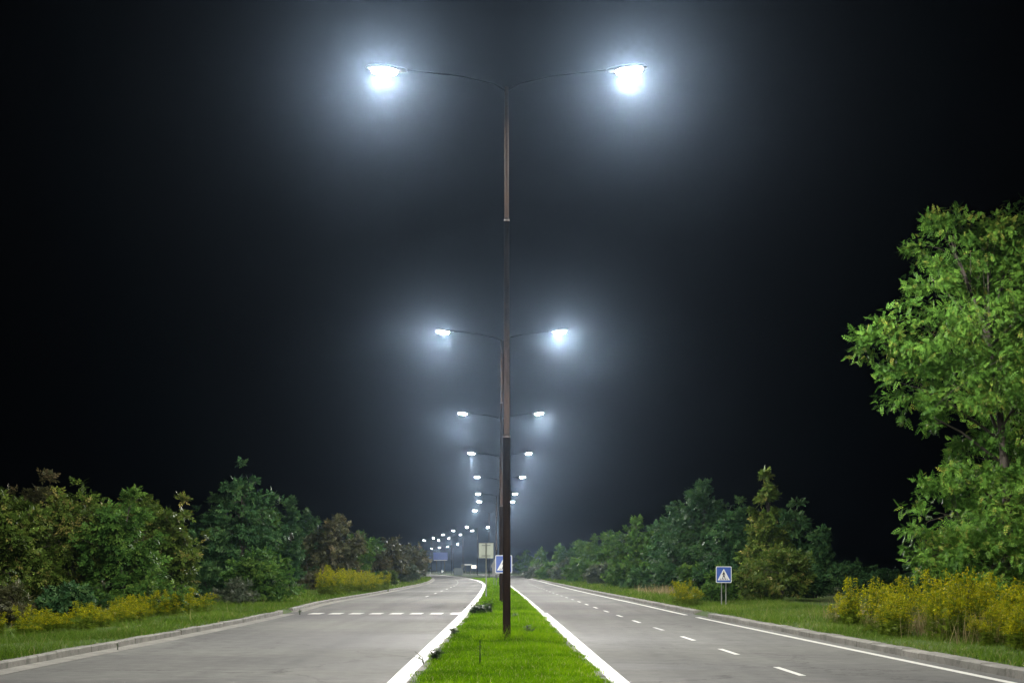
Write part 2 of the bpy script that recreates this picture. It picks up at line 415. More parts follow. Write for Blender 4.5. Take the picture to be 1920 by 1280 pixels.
# ------------------------------------------------------------------ grass
def blades(x, y, z, h, w, lean, tint, name, mat, bend=0.5):
    n = len(x); a = R.uniform(0, 2 * np.pi, n); b = R.uniform(0, 2 * np.pi, n)
    P = np.stack([x, y, z], 1); side = np.stack([np.cos(a), np.sin(a), np.zeros(n)], 1) * (w / 2)[:, None]
    ld = np.stack([np.cos(b), np.sin(b), np.zeros(n)], 1) * (lean * h)[:, None]
    up = np.array([0, 0, 1.0])
    mid = P + ld * 0.35 + up * (h * 0.6)[:, None]; tip = P + ld * 1.25 + up * (h * (1 - 0.18 * lean))[:, None]
    near = y < 25.0                      # bent blades close by, single triangles further off
    A = np.stack([P - side, P + side, mid + side * 0.8, mid - side * 0.8, tip], 1)[near].reshape(-1, 3); B = np.stack([P - side, P + side, tip], 1)[~near].reshape(-1, 3)
    k = np.arange(int(near.sum())) * 5; j = np.arange(int((~near).sum())) * 3 + len(A)
    T = np.concatenate([np.stack([k, k + 1, k + 2], 1), np.stack([k, k + 2, k + 3], 1), np.stack([k + 3, k + 2, k + 4], 1), np.stack([j, j + 1, j + 2], 1)])
    o = link(name, np_mesh(name, np.concatenate([A, B]), T, np.concatenate([np.repeat(tint[near], 5), np.repeat(tint[~near], 3)])), mat); return o
def pnoise(x, y, s):
    return 0.5 + 0.25 * (np.sin(x * 1.7 * s + 1.3 * np.sin(y * 0.9 * s)) + np.sin(y * 1.3 * s + 2.0 * np.sin(x * 0.7 * s + 0.5)))
def median_grass():
    X = []; Y = []; Hh = []; Wd = []; T = []
    for d0, d1, dens, w, h in ((16, 27, 3600, 0.007, 0.075), (27, 38, 2400, 0.009, 0.08), (38, 62, 1100, 0.012, 0.10), (62, 110, 420, 0.022, 0.12), (110, 240, 120, 0.045, 0.13)):
        n = int((d1 - d0) * 2.7 * dens)
        y = R.uniform(d0, d1, n); t = R.uniform(0, 1, n)
        a = ML(y) + 0.20 - 0.10 * (pnoise(y, y * 0.3, 1.7) > 0.6) * R.uniform(0, 1, n); b = MR(y) - 0.20 + 0.10 * (pnoise(y + 5, y * 0.3, 1.9) > 0.6) * R.uniform(0, 1, n)
        x = a + (b - a) * t
        edge = np.minimum(t, 1 - t) * (b - a)
        keep = R.uniform(0, 1, n) < np.clip(0.25 + edge / 0.35, 0, 1) * np.clip(0.45 + pnoise(x, y, 2.3), 0, 1)
        x, y, edge = x[keep], y[keep], edge[keep]; m = len(x)
        hh = h * R.uniform(0.4, 1.4, m) * (0.45 + 1.0 * pnoise(x, y, 1.1) ** 1.3 + 0.5 * pnoise(x, y + 2, 3.3) ** 2) * np.clip(0.6 + edge, 0.6, 1)
        tall = R.uniform(0, 1, m) < 0.012; hh[tall] *= R.uniform(1.4, 2.1, tall.sum())
        X.append(x); Y.append(y); Hh.append(hh); Wd.append(w * R.uniform(0.7, 1.3, m))
        tt = np.clip(R.normal(0.42, 0.22, m) + 0.55 * (pnoise(x, y, 0.9) - 0.5) + 0.3 * (pnoise(x + 3, y, 3.1) - 0.5), 0, 0.95); tt[R.uniform(0, 1, m) < 0.035] = 1.0; T.append(tt)
    # tall tufts round the first pole
    for cx, cyy, nn, rad, hm in ((-0.105, 30.5, 420, 0.42, 0.30), (-0.55, 30.1, 150, 0.25, 0.22), (0.45, 30.2, 180, 0.3, 0.22), (0.75, 29.2, 120, 0.3, 0.2)):
        r = rad * np.sqrt(R.uniform(0, 1, nn)); q = R.uniform(0, 6.28, nn)
        X.append(cx + r * np.cos(q)); Y.append(cyy + r * np.sin(q)); Hh.append(hm * R.uniform(0.5, 1.3, nn)); Wd.append(np.full(nn, 0.009)); T.append(np.clip(R.normal(0.72, 0.13, nn), 0, 0.97))
    x = np.concatenate(X); y = np.concatenate(Y); h = np.concatenate(Hh)
    o = blades(x, y, np.full(len(x), 0.055), h, np.concatenate(Wd), R.uniform(0.1, 0.9, len(x)), np.concatenate(T), 'median_grass', M['grass'])
    tag(o, 'bright green lawn grass growing on the median strip', 'grass', kind='stuff')
median_grass()
def verge_grass(f, s, name, label):
    X = []; Y = []; Z = []; Hh = []; Wd = []; T = []
    for d0, d1, dens, w, h, wid in ((17, 34, 1100, 0.010, 0.11, 3.2), (34, 60, 560, 0.015, 0.13, 4.0), (60, 110, 150, 0.03, 0.15, 4.5), (110, 260, 40, 0.07, 0.18, 5.0)):
        n = int((d1 - d0) * wid * dens)
        y = R.uniform(d0, d1, n); o = R.uniform(-0.05, wid, n); x = f(y) + s * o
        keep = R.uniform(0, 1, n) < np.clip(0.35 + pnoise(x, y, 1.3), 0, 1) * np.clip(0.45 + o, 0, 1); x, y, o = x[keep], y[keep], o[keep]; m = len(x)
        hh = h * R.uniform(0.4, 1.4, m) * (0.6 + 0.8 * pnoise(x, y, 0.8)); tall = R.uniform(0, 1, m) < 0.02; hh[tall] *= R.uniform(1.5, 2.8, tall.sum())
        X.append(x); Y.append(y); Z.append(vz(o) - 0.02); Hh.append(hh); Wd.append(w * R.uniform(0.7, 1.3, m))
        tt = np.clip(R.normal(0.45, 0.2, m) + 0.4 * (pnoise(x, y, 0.6) - 0.5), 0, 0.95); tt[R.uniform(0, 1, m) < 0.04] = 1.0; T.append(tt)
    x = np.concatenate(X)
    o = blades(x, np.concatenate(Y), np.concatenate(Z), np.concatenate(Hh), np.concatenate(Wd), R.uniform(0.1, 1.0, len(x)), np.concatenate(T), name, M['verge_grass'])
    tag(o, label, 'grass', kind='stuff')
verge_grass(off(LL, KLO), -1, 'verge_grass', 'rough grass on the verge behind the left kerb')
verge_grass(off(RR, KRO), 1, 'verge_grass', 'rough grass on the verge behind the right kerb')

# ------------------------------------------------------------------ lamp posts
LAMP_Z = 11.2; HALF = 2.36
def spot(parent, loc, outward, power):
    l = bpy.data.lights.new('lamp_light', 'SPOT'); l.energy = power; l.color = (1.0, 0.975, 0.93)
    l.spot_size = math.radians(174); l.spot_blend = 0.15; l.shadow_soft_size = 0.08
    # road luminaire: little straight down or back to the pole, most of it far along the road
    l.use_nodes = True; nt = l.node_tree; nt.nodes.clear()
    tc = nt.nodes.new('ShaderNodeTexCoord'); sp = nt.nodes.new('ShaderNodeSeparateXYZ'); nt.links.new(tc.outputs['Normal'], sp.inputs[0])
    def mth(op, a, b=None):
        n = nt.nodes.new('ShaderNodeMath'); n.operation = op
        for k, v in enumerate((a, b)):
            if v is None: continue
            if isinstance(v, (int, float)): n.inputs[k].default_value = v
            else: nt.links.new(v, n.inputs[k])
        return n.outputs[0]
    def curve(fac, pts):
        n = nt.nodes.new('ShaderNodeFloatCurve'); c = n.mapping.curves[0]
        c.points[0].location = pts[0]; c.points[1].location = pts[-1]
        for p in pts[1:-1]: c.points.new(*p)
        for p in c.points: p.handle_type = 'VECTOR'
        n.mapping.update(); nt.links.new(fac, n.inputs['Value']); return n.outputs[0]
    base = curve(mth('ABSOLUTE', sp.outputs['Z']), [(0, .10), (.10, .34), (.25, .80), (.4, .90), (.6, .60), (1, .36)])
    along = curve(mth('ABSOLUTE', sp.outputs['Y']), [(0, 0), (.94, 0), (.975, .05), (.988, .14), (.994, .5), (.998, 1), (1, 1)])
    side = mth('MULTIPLY', sp.outputs['X'], 1.0 if outward > 0 else -1.0)
    mr = nt.nodes.new('ShaderNodeMapRange'); nt.links.new(side, mr.inputs['Value'])
    for k, v in (('From Min', -0.7), ('From Max', 0.15), ('To Min', 0.08), ('To Max', 1.0)): mr.inputs[k].default_value = v
    tot = mth('ADD', mth('MULTIPLY', mth('MULTIPLY', base, mr.outputs[0]), 1.45), mth('MULTIPLY', along, 3.2))
    em = nt.nodes.new('ShaderNodeEmission'); lo = nt.nodes.new('ShaderNodeOutputLight')
    nt.links.new(tot, em.inputs['Strength']); nt.links.new(em.outputs[0], lo.inputs['Surface'])
    o = bpy.data.objects.new('lamp_light', l); COL.objects.link(o); o.parent = parent
    o.location = loc; o.rotation_euler = (0, -outward, 0)
    return o
_sec = {}
def pole_meshes():
    _sec['base'] = MB().tube([(0, 0, -0.3), (0, 0, 0.0), (0, 0, 4.02)], [0.079, 0.078, 0.072], 20).mesh('base_section', True)
    _sec['mid'] = MB().tube([(0, 0, 4.02), (0, 0, 8.28)], [0.060, 0.056], 18).mesh('middle_section', True)
    _sec['top'] = MB().tube([(0, 0, 8.28), (0, 0, 10.9)], [0.046, 0.040], 16).mesh('top_section', True)
    _sec['col1'] = MB().tube([(0, 0, 4.0), (0, 0, 4.03), (0, 0, 4.06)], [0.0745, 0.075, 0.061], 18).mesh('collar', True)
    _sec['col2'] = MB().tube([(0, 0, 8.26), (0, 0, 8.29), (0, 0, 8.32)], [0.058, 0.0585, 0.047], 18).mesh('collar', True)
    for s, k in ((-1, 'armL'), (1, 'armR')):
        pts = [(0, 0, 10.82), (s * 0.25, 0, 10.97), (s * 0.9, 0, 11.12), (s * (HALF - 0.3), 0, 11.25)]
        _sec[k] = MB().tube(pts, [0.026, 0.022, 0.018, 0.016], 8).mesh('arm', True)
    # lamp head: a flat tapering shell, its lens set into the underside
    prof = [(-0.40, 0.05, 0.04), (-0.32, 0.11, 0.06), (-0.05, 0.18, 0.085), (0.22, 0.18, 0.075), (0.37, 0.12, 0.045), (0.42, 0.03, 0.02)]
    mb = MB(); nn = 12
    for x, w, h in prof:
        for k in range(nn):
            q = 2 * math.pi * k / nn; zz = math.sin(q) * h
            mb.v.append((x, math.cos(q) * w, zz if zz > 0 else zz * 0.35))
    for i in range(len(prof) - 1):
        for k in range(nn): mb.f.append((i * nn + k, i * nn + (k + 1) % nn, (i + 1) * nn + (k + 1) % nn, (i + 1) * nn + k))
    mb.f.append(tuple(reversed(range(nn)))); mb.f.append(tuple((len(prof) - 1) * nn + k for k in range(nn)))
    _sec['head'] = mb.mesh('lamp_head', True)
    lv = []; lf = []; rings = [(1.0, -0.015), (0.88, -0.08), (0.5, -0.115), (0.0, -0.125)]
    mb = MB(); n2 = 14
    for sc, z in rings[:-1]:
        for k in range(n2):
            q = 2 * math.pi * k / n2; mb.v.append((0.05 + math.cos(q) * 0.27 * sc, math.sin(q) * 0.16 * sc, z))
    mb.v.append((0.05, 0, -0.125))
    for i in range(2):
        for k in range(n2): mb.f.append((i * n2 + k, i * n2 + (k + 1) % n2, (i + 1) * n2 + (k + 1) % n2, (i + 1) * n2 + k))
    for k in range(n2): mb.f.append((2 * n2 + k, 2 * n2 + (k + 1) % n2, 3 * n2))
    _sec['lens'] = mb.mesh('lens', True)
    for k in ('base', 'mid', 'top'): _sec[k].materials.append(M['pole'])
    for k in ('armL', 'armR'): _sec[k].materials.append(M['arm'])
    for k in ('col1', 'col2'): _sec[k].materials.append(M['collar'])
    _sec['head'].materials.append(M['lamp_housing']); _sec['lens'].materials.append(M['lens'])
pole_meshes()
def lamp_post(x, d, label, sides=(-1, 1), rz=0.0, power=LAMP_W, detail=True, scale=1.0, group='twin street lamp posts along the median'):
    r = empty('street_lamp', (x, d, 0.05), rz); tag(r, label, 'street lamp', group); r.scale = (scale, scale, scale)
    for k, nm in (('base', 'base_section'), ('mid', 'middle_section'), ('top', 'top_section')): link(nm, _sec[k], None, r)
    if detail:
        link('collar', _sec['col1'], None, r); link('collar', _sec['col2'], None, r)
    for s in sides:
        link('arm', _sec['armR' if s > 0 else 'armL'], None, r)
        h = link('lamp_head', _sec['head'], None, r, (s * HALF, 0, LAMP_Z + 0.05)); h.rotation_euler = (0, -0.09 * s if s > 0 else 0.09, 0 if s > 0 else math.pi)
        if s < 0: h.rotation_euler = (0, -0.09, math.pi)
        link('lens', _sec['lens'], None, h)
        spot(r, (s * (HALF + 0.05), 0, LAMP_Z - 0.17), s * 0.16, power)
    return r
ordn = ['nearest brown stepped lamp post standing in the median, twin bright lamps', 'second lamp post along the median, half hidden behind the nearest pole',
        'third lamp post along the median, between the second and fourth', 'fourth lamp post along the median, counting away from the nearest pole',
        'fifth lamp post along the median, counting away from the nearest pole', 'sixth lamp post along the median, its lamps just above the haze glow',
        'seventh lamp post along the median, last before the road bends left']
main = [(-0.105, 30.5), (-0.44, 64.0), (-0.70, 97.5), (-1.02, 131.0), (-1.30, 164.6), (-2.0, 201.0), (-2.32, 224.0)]
for (x, d), lb in zip(main, ordn): lamp_post(x, d, lb)
lamp_post(0.22, -3.0, 'lamp post standing just behind the viewer on the median')
lamp_post(gx(917, 259), 259, 'slim lamp post rising right behind the square sign back')
far = [(895, 358, 'far lamp post right of the others at the road bend'), (868, 393, 'far lamp post standing behind the dark grey cabinet'),
       (847, 435, 'far lamp post left of the dark grey cabinet'), (827, 485, 'far lamp post in front of the blue direction board, right one'),
       (809, 520, 'leftmost far lamp post beside the trees at the bend')]
for px, d, lb in far: lamp_post(gx(px, d), d, lb, detail=False, group='lamp posts around the far bend')
far2 = [(865, 590, 'most distant single lamp post, rightmost and highest of its row'), (846, 640, 'most distant single lamp post, second from right of its row'),
        (830, 680, 'most distant single lamp post, third from right of its row'), (815, 700, 'most distant single lamp post, leftmost of its row')]
for px, d, lb in far2: lamp_post(gx(px, d) + 1.0, d, lb, sides=(-1,), detail=False, scale=0.98, group='single lamp posts beyond the bend')

# ------------------------------------------------------------------ signs
def rrect(cx, cz, w, h, r, n=5):
    out = []
    for sx, sz, a0 in ((1, 1, 0), (-1, 1, 90), (-1, -1, 180), (1, -1, 270)):
        for k in range(n + 1):
            a = math.radians(a0 + 90 * k / n); out.append((cx + sx * (w / 2 - r) + math.cos(a) * r, cz + sz * (h / 2 - r) + math.sin(a) * r))
    return out
def crossing_sign(name, x, d, w, h, zc, label, posts, zg, rz=0.0):
    r = empty(name, (x, d, 0), rz); tag(r, label, 'road sign')
    MB().prism(rrect(0, zc, w, h, 0.035), -0.006, 0.006).build('panel', M['sign_white'], r)
    MB().prism(rrect(0, zc, w - 0.045, h - 0.045, 0.02), -0.009, -0.0061).build('blue_field', M['sign_blue'], r)
    b = zc - h * 0.345; t = zc + h * 0.36; hw = w * 0.40
    MB().prism([(-hw, b), (hw, b), (0, t)], -0.012, -0.0091).build('white_triangle', M['sign_white'], r)
    s = (t - b); P = lambda u, v: (u * s, b + v * s)
    def limb(mb, a, c, wa, wb):
        a = Vector(P(*a)); c = Vector(P(*c)); q = (c - a).normalized(); nn = Vector((-q.y, q.x))
        mb.prism([tuple(a + nn * wa * s), tuple(a - nn * wa * s), tuple(c - nn * wb * s), tuple(c + nn * wb * s)], -0.015, -0.0121)
    m = MB()
    m.prism([(P(0, 0)[0] + math.cos(k * 0.524) * 0.042 * s, P(0, 0.76)[1] + math.sin(k * 0.524) * 0.042 * s) for k in range(12)], -0.015, -0.0121)
    limb(m, (0.0, 0.70), (0.0, 0.40), 0.062, 0.05)
    limb(m, (0.02, 0.41), (0.13, 0.10), 0.042, 0.028); limb(m, (-0.02, 0.41), (-0.12, 0.10), 0.042, 0.028)
    limb(m, (0.04, 0.67), (0.12, 0.42), 0.026, 0.02); limb(m, (-0.04, 0.67), (-0.13, 0.44), 0.026, 0.02)
    m.build('walking_figure', M['sign_black'], r)
    for k in range(5):
        u = -0.30 + k * 0.15; m = MB()
        m.prism([P(u - 0.035 + 0.02 * (2 - k) * -0.5, 0.05), P(u + 0.045 + 0.02 * (2 - k) * -0.5, 0.05), P(u * 0.86 + 0.03, 0.15), P(u * 0.86 - 0.025, 0.15)], -0.0148, -0.0121)
        m.build('crossing_bar', M['sign_black'], r)
    for px in posts: MB().tube([(px, 0.035, zg - 0.2), (px, 0.035, zc + h * 0.4)], 0.021, 10).build('post', M['galv'], r, True)
    for z in (zc - h * 0.28, zc + h * 0.28): MB().box((0, 0.018, z), (w * 0.7, 0.022, 0.03)).build('bracket', M['galv'], r)
    return r
crossing_sign('crossing_sign', gx(1357, 56), 56, 0.565, 0.59, HC + (HY - 1076.5) / F * 56, 'blue and white pedestrian crossing sign on two thin posts on right verge', (-0.075, 0.085), 0.12, 0.02)
crossing_sign('crossing_sign', gx(944.5, 53), 53, 0.575, 0.61, HC + (HY - 1057.0) / F * 53, 'blue pedestrian crossing sign half hidden behind the nearest lamp pole', (0.04,), 0.05, 0.0)
# square sign seen from behind, single post with clamps
d = 76.0; r = empty('traffic_sign', (gx(911.5, d), d, 0)); tag(r, 'pale square sign seen from behind on single post in median', 'road sign')
zc = HC + (HY - 1031.5) / F * d; w = 0.735
MB().prism(rrect(0, zc, w, 0.76, 0.03), -0.004, 0.004).build('panel', M['sign_back'], r)
for q in (-1, 1):
    MB().box((q * (w / 2 - 0.012), -0.0155, zc), (0.016, 0.022, 0.70)).build('folded_rim', M['clamp'], r)
    MB().box((0, -0.0155, zc + q * 0.368), (0.70, 0.022, 0.016)).build('folded_rim', M['clamp'], r)
    MB().box((0, -0.022, zc + q * 0.255), (0.43, 0.034, 0.032)).build('clamp', M['clamp'], r)
MB().tube([(0, -0.062, -0.2), (0, -0.062, zc + 0.37)], 0.03, 12).build('post', M['galv'], r, True)
# warning triangle and plate seen from behind
d = 127.0; r = empty('warning_sign', (gx(930, d), d, 0)); tag(r, 'grey triangular sign back above a plate, behind the blue sign', 'road sign')
zt = HC + (HY - 1045) / F * d; zb = HC + (HY - 1063) / F * d; zp = HC + (HY - 1077) / F * d
MB().prism([(-0.48, zb), (0.48, zb), (0.03, zt + 0.05), (-0.03, zt + 0.05)], -0.006, 0.006).build('triangle_panel', M['sign_grey'], r)
MB().prism(rrect(0, (zb + zp) / 2 - 0.01, 0.62, zb - zp - 0.02, 0.02), -0.006, 0.006).build('plate', M['sign_grey'], r)
for px in (-0.17, 0.02): MB().tube([(px, 0.035, -0.2), (px, 0.035, zt - 0.1)], 0.025, 10).build('post', M['galv'], r, True)

# far things at the bend
d = 470.0; r = empty('direction_board', (gx(826, d), d, 0)); tag(r, 'large hazy blue direction board behind the far lamp posts', 'road sign')
MB().box((0, 0, HC + (HY - 1042.5) / F * d), (4.3, 0.12, 2.4), bev=0.03).build('panel', M['board_blue'], r)
MB().box((0, -0.075, HC + (HY - 1049.5) / F * d), (4.0, 0.02, 0.12)).build('white_line', M['sign_white'], r)
for q in (-1.2, 1.2): MB().tube([(q, 0.2, -0.3), (q, 0.2, 6.4)], 0.09, 8).build('post', M['galv'], r, True)
r = empty('direction_board', (gx(804, 480), 480, 0)); tag(r, 'small blue direction board at the trees, left of the large one', 'road sign')
MB().box((0, 0, HC + (HY - 1047) / F * 480), (1.6, 0.12, 1.1), bev=0.03).build('panel', M['board_blue'], r)
for q in (-0.5, 0.5): MB().tube([(q, 0.15, -0.3), (q, 0.15, 5.0)], 0.06, 8).build('post', M['galv'], r, True)
d = 372.0; r = empty('roadside_cabinet', (gx(859.5, d), d, 0)); tag(r, 'dark grey box-like cabinet at the far road bend', 'cabinet')
MB().box((0, 0, 0.86), (2.15, 1.2, 1.75), bev=0.03).build('body', M['cabinet'], r); MB().box((0, 0, 1.78), (2.3, 1.35, 0.09), bev=0.02).build('lid', M['cabinet'], r)
for q in (-0.53, 0.53): MB().box((q, -0.615, 0.9), (0.98, 0.025, 1.5)).build('door', M['cabinet'], r)
d = 366.0; r = empty('round_sign', (gx(867.5, d), d, 0)); tag(r, 'round grey sign back on post beside the dark cabinet', 'road sign')
zc = HC + (HY - 1060.5) / F * d
MB().prism([(math.cos(k * 0.2618) * 0.45, zc + math.sin(k * 0.2618) * 0.45) for k in range(24)], -0.01, 0.01).build('disc', M['clamp'], r)
MB().tube([(0, 0.05, -0.3), (0, 0.05, zc + 0.3)], 0.04, 8).build('post', M['galv'], r, True)
d = 420.0; r = empty('roadside_canopy', (gx(877.5, d), d, 0)); tag(r, 'white canopy on slim columns at the far road bend', 'canopy')
zc = HC + (HY - 1058) / F * d
MB().box((0, 1, zc), (1.9, 3.0, 0.28), bev=0.04).build('roof', M['canopy'], r)
for qx in (-0.7, 0.7):
    for qy in (0.0, 2.0): MB().tube([(qx, qy, -0.3), (qx, qy, zc - 0.1)], 0.07, 8).build('column', M['galv'], r, True)
d = 410.0; r = empty('lit_sign', (gx(888.5, d), d, 0)); tag(r, 'small backlit cream and orange sign at the far bend', 'sign')
zc = HC + (HY - 1062) / F * d
MB().box((0, 0, zc), (1.25, 0.2, 0.85), bev=0.03).build('housing', M['canopy'], r)
MB().box((0, -0.11, zc), (1.15, 0.02, 0.75)).build('lit_face', M['lit_sign'], r)
MB().box((0.18, -0.126, zc + 0.08), (0.55, 0.012, 0.2)).build('lit_stripe', M['lit_orange'], r)
for q in (-0.4, 0.4): MB().tube([(q, 0.05, -0.3), (q, 0.05, zc - 0.3)], 0.04, 8).build('post', M['galv'], r, True)
d = 330.0; r = empty('name_board', (gx(966, d), d, 0)); tag(r, 'long narrow white board right of the nearest pole, far off', 'sign')
zc = HC + (HY - 1058.5) / F * d
MB().box((0, 0, zc), (1.45, 0.14, 0.36), bev=0.03).build('panel', M['canopy'], r)
for q in (-0.5, 0.5): MB().tube([(q, 0.1, -0.3), (q, 0.1, zc)], 0.04, 8).build('post', M['galv'], r, True)
d = 440.0; r = empty('chevron_sign', (gx(829.5, d), d, 0)); tag(r, 'small white arrow-shaped sign low under the blue board', 'road sign')
zc = HC + (HY - 1070.5) / F * d
MB().prism([(-0.25, zc - 0.45), (0.4, zc), (-0.25, zc + 0.45)], -0.02, 0.02).build('panel', M['canopy'], r)
MB().tube([(0, 0.06, -0.3), (0, 0.06, zc)], 0.04, 8).build('post', M['galv'], r, True)

# ------------------------------------------------------------------ trees and shrubs
def leaflet(u0, v0, ang, L, w, droop=0.0):
    c, s = math.cos(ang), math.sin(ang)
    pts = [(0, 0, 0), (0.45 * L, -w / 2, -0.02 * L), (L, 0, -droop), (0.45 * L, w / 2, -0.02 * L)]
    return [(u0 + x * c - y * s, v0 + x * s + y * c, z) for x, y, z in pts]
def template(kind):
    V = []
    if kind == 'pinnate':          # seven pairs of leaflets and one at the tip
        for k in range(4):
            u = 0.10 + 0.21 * k; z = -0.30 * u * u; L = 0.32 - 0.02 * k
            for s in (-1, 1):
                V += [(x, y, zz + z) for x, y, zz in leaflet(u, 0, s * 1.05, L, 0.16, 0.05)]
        V += [(x, y, z - 0.2) for x, y, z in leaflet(0.88, 0, 0, 0.26, 0.12, 0.06)]
    elif kind == 'spray':          # five ovate leaves on a twig
        for k, (u, a) in enumerate(((0.1, 0.9), (0.25, -0.9), (0.45, 0.75), (0.6, -0.75), (0.75, 0.0))):
            V += [(x, y, z - 0.2 * u * u) for x, y, z in leaflet(u, 0, a, 0.46, 0.26, 0.1)]
    else:                          # narrow leaves
        for k, (u, a) in enumerate(((0.0, 0.6), (0.12, -0.6), (0.3, 0.45), (0.42, -0.45), (0.6, 0.1))):
            V += [(x, y, z - 0.1 * u * u) for x, y, z in leaflet(u, 0, a, 0.55, 0.13, 0.08)]
    V = np.array(V); return V, np.arange(len(V)).reshape(-1, 4)
TPL = {k: template(k) for k in ('pinnate', 'spray', 'narrow')}

def leaf_mesh(name, pos, out, size, kind, upw=0.6, droop=0.15, rnd=0.5, toff=None):
    n = len(pos); T, Q = TPL[kind]
    dirv = norm(out * np.array([1, 1, 0.6]) + R.normal(0, rnd, (n, 3)) + np.array([0, 0, -droop]))
    nrm = norm(out * 0.5 + np.array([0, 0, upw]) + R.normal(0, 0.35, (n, 3)))
    side = norm(np.cross(nrm, dirv)); nrm = np.cross(dirv, side)
    s = size * R.uniform(0.7, 1.3, n)
    V = pos[:, None, :] + s[:, None, None] * (T[None, :, 0:1] * dirv[:, None, :] + T[None, :, 1:2] * side[:, None, :] + T[None, :, 2:3] * nrm[:, None, :])
    faces = (np.arange(n)[:, None, None] * len(T) + Q[None]).reshape(-1, 4)
    base = np.clip(R.normal(0.45, 0.2, n), 0, 1); base[R.uniform(0, 1, n) < 0.05] = R.uniform(0.85, 1.0)
    if toff is not None: base = np.clip(base + toff, 0, 1)
    tint = np.clip(np.repeat(base, len(T)) + np.repeat(R.normal(0, 0.08, n * len(Q)), 4), 0, 1)
    return np_mesh(name, V.reshape(-1, 3), faces, tint)

def crown_points(lobes, nb, nl, flat=0.6, br=0.36, inner=0.25):
    """lobes: (centre, radii). boughs sit on the skin of each lobe, leaf sprays fill each bough"""
    P = []; O = []; B = []; TO = []
    vol = np.array([abs(r[0] * r[1] * r[2]) ** (2 / 3) for c, r in lobes]); share = vol / vol.sum()
    for (c, r), sh in zip(lobes, share):
        k = max(3, int(round(nb * sh))); c = np.array(c, float); r = np.array(r, float)
        dr = norm(R.normal(0, 1, (k, 3))); rad = np.where(R.uniform(0, 1, k) < inner, R.uniform(0.3, 0.75, k), R.uniform(0.72, 1.0, k))
        sprig = R.uniform(0, 1, k) < 0.16; rad = np.where(sprig, R.uniform(1.0, 1.28, k), rad)
        bc = c + dr * r * rad[:, None]; B.append((c, bc))
        m = max(4, int(nl))
        q = norm(R.normal(0, 1, (k, m, 3))) * (R.uniform(0, 1, (k, m, 1)) ** 0.45)
        rb = (r.mean() * br * np.where(sprig, R.uniform(0.35, 0.6, k), R.uniform(0.6, 1.35, k)))[:, None, None]
        keepn = np.ones((k, m), bool); keepn[sprig, int(m * 0.4):] = False; TT = np.repeat(R.normal(0, 0.17, k)[:, None], m, 1)
        p = bc[:, None, :] + q * rb * np.array([1, 1, flat])
        o = norm((p - c) / r + 0.5 * q)
        P.append(p[keepn]); O.append(o[keepn]); TO.append(TT[keepn])
    return np.concatenate(P), np.concatenate(O), B, np.concatenate(TO)
def tree(name, label, base, lobes, leaf, kind, size, nb, nl, group=None, trunk=0.1, cat='tree', flat=0.6, br=0.36, stems=1, inner=0.25, upw=0.6, droop=0.15, rnd=0.5):
    """base: foot in the world; lobes in the world, too"""
    base = Vector(base); r = empty(name, base); tag(r, label, cat, group)
    lo = [(np.array(c) - np.array(base), rr) for c, rr in lobes]
    P, O, B, TO = crown_points(lo, nb, nl * 0.9, flat, br, inner)
    keep = P[:, 2] > 0.03; P, O, TO = P[keep], O[keep], TO[keep]
    link('crown', leaf_mesh('crown', P, O, size * R.uniform(0.75, 1.25, len(P)), kind, upw, droop, rnd, TO), M[leaf], r)
    top = max(c[2] for c, rr in lo); mb = MB()
    cx = float(np.mean([c[0] for c, _ in lo])); cyy = float(np.mean([c[1] for c, _ in lo]))
    for sidx in range(stems):
        a = 2 * math.pi * sidx / stems + 0.4; ox = 0.12 * math.cos(a) * (stems > 1); oy = 0.12 * math.sin(a) * (stems > 1)
        ends = [(ox, oy, -0.25), (ox * 1.4 + cx * 0.1, oy * 1.4 + cyy * 0.1, top * 0.3), (ox * 3 + cx * 0.45, oy * 3 + cyy * 0.45, top * 0.55), (ox * 5 + cx, oy * 5 + cyy, top * 0.78)]
        k = trunk / math.sqrt(stems); mb.tube(ends, [k * 1.25, k, k * 0.65, k * 0.2], 8)
    link('trunk', mb.mesh('trunk', True), M['bark'], r)
    mb = MB()
    for c, bc in B:
        z0 = max(0.25, min(c[2] - 0.3, top * 0.8)); t0 = Vector((cx * z0 / max(top, .1), cyy * z0 / max(top, .1), z0 * 0.85)); c = Vector(c)
        mid = t0.lerp(c, 0.55) + Vector((0, 0, 0.1))
        mb.tube([t0, mid, c], [trunk * 0.36, trunk * 0.22, trunk * 0.08], 5, False)
        for b in bc[::2]:
            st = t0.lerp(c, random.uniform(0.45, 0.95)); b = Vector(b)
            mb.tube([st, st.lerp(b, 0.5) + Vector((0, 0, 0.06 * (b - st).length)), b], [trunk * 0.10, trunk * 0.06, trunk * 0.02], 4, False)
    link('branches', mb.mesh('branches'), M['bark'], r)
    return r
def lobe(px, py, d, rx, ry, depth=None):
    """ellipsoid given by its centre in the photo, its distance, and its half sizes in photo pixels"""
    c = at(px, py, d); k = d / F
    return ((c.x, c.y, c.z), (rx * k, depth if depth else 0.9 * rx * k, ry * k))
def gz(x, d):   # ground height at a place beside the road
    o = max(float(LL(d)) + KLO - x, x - float(RR(d)) - KRO, 0.0); return float(vz(o)) - 0.03

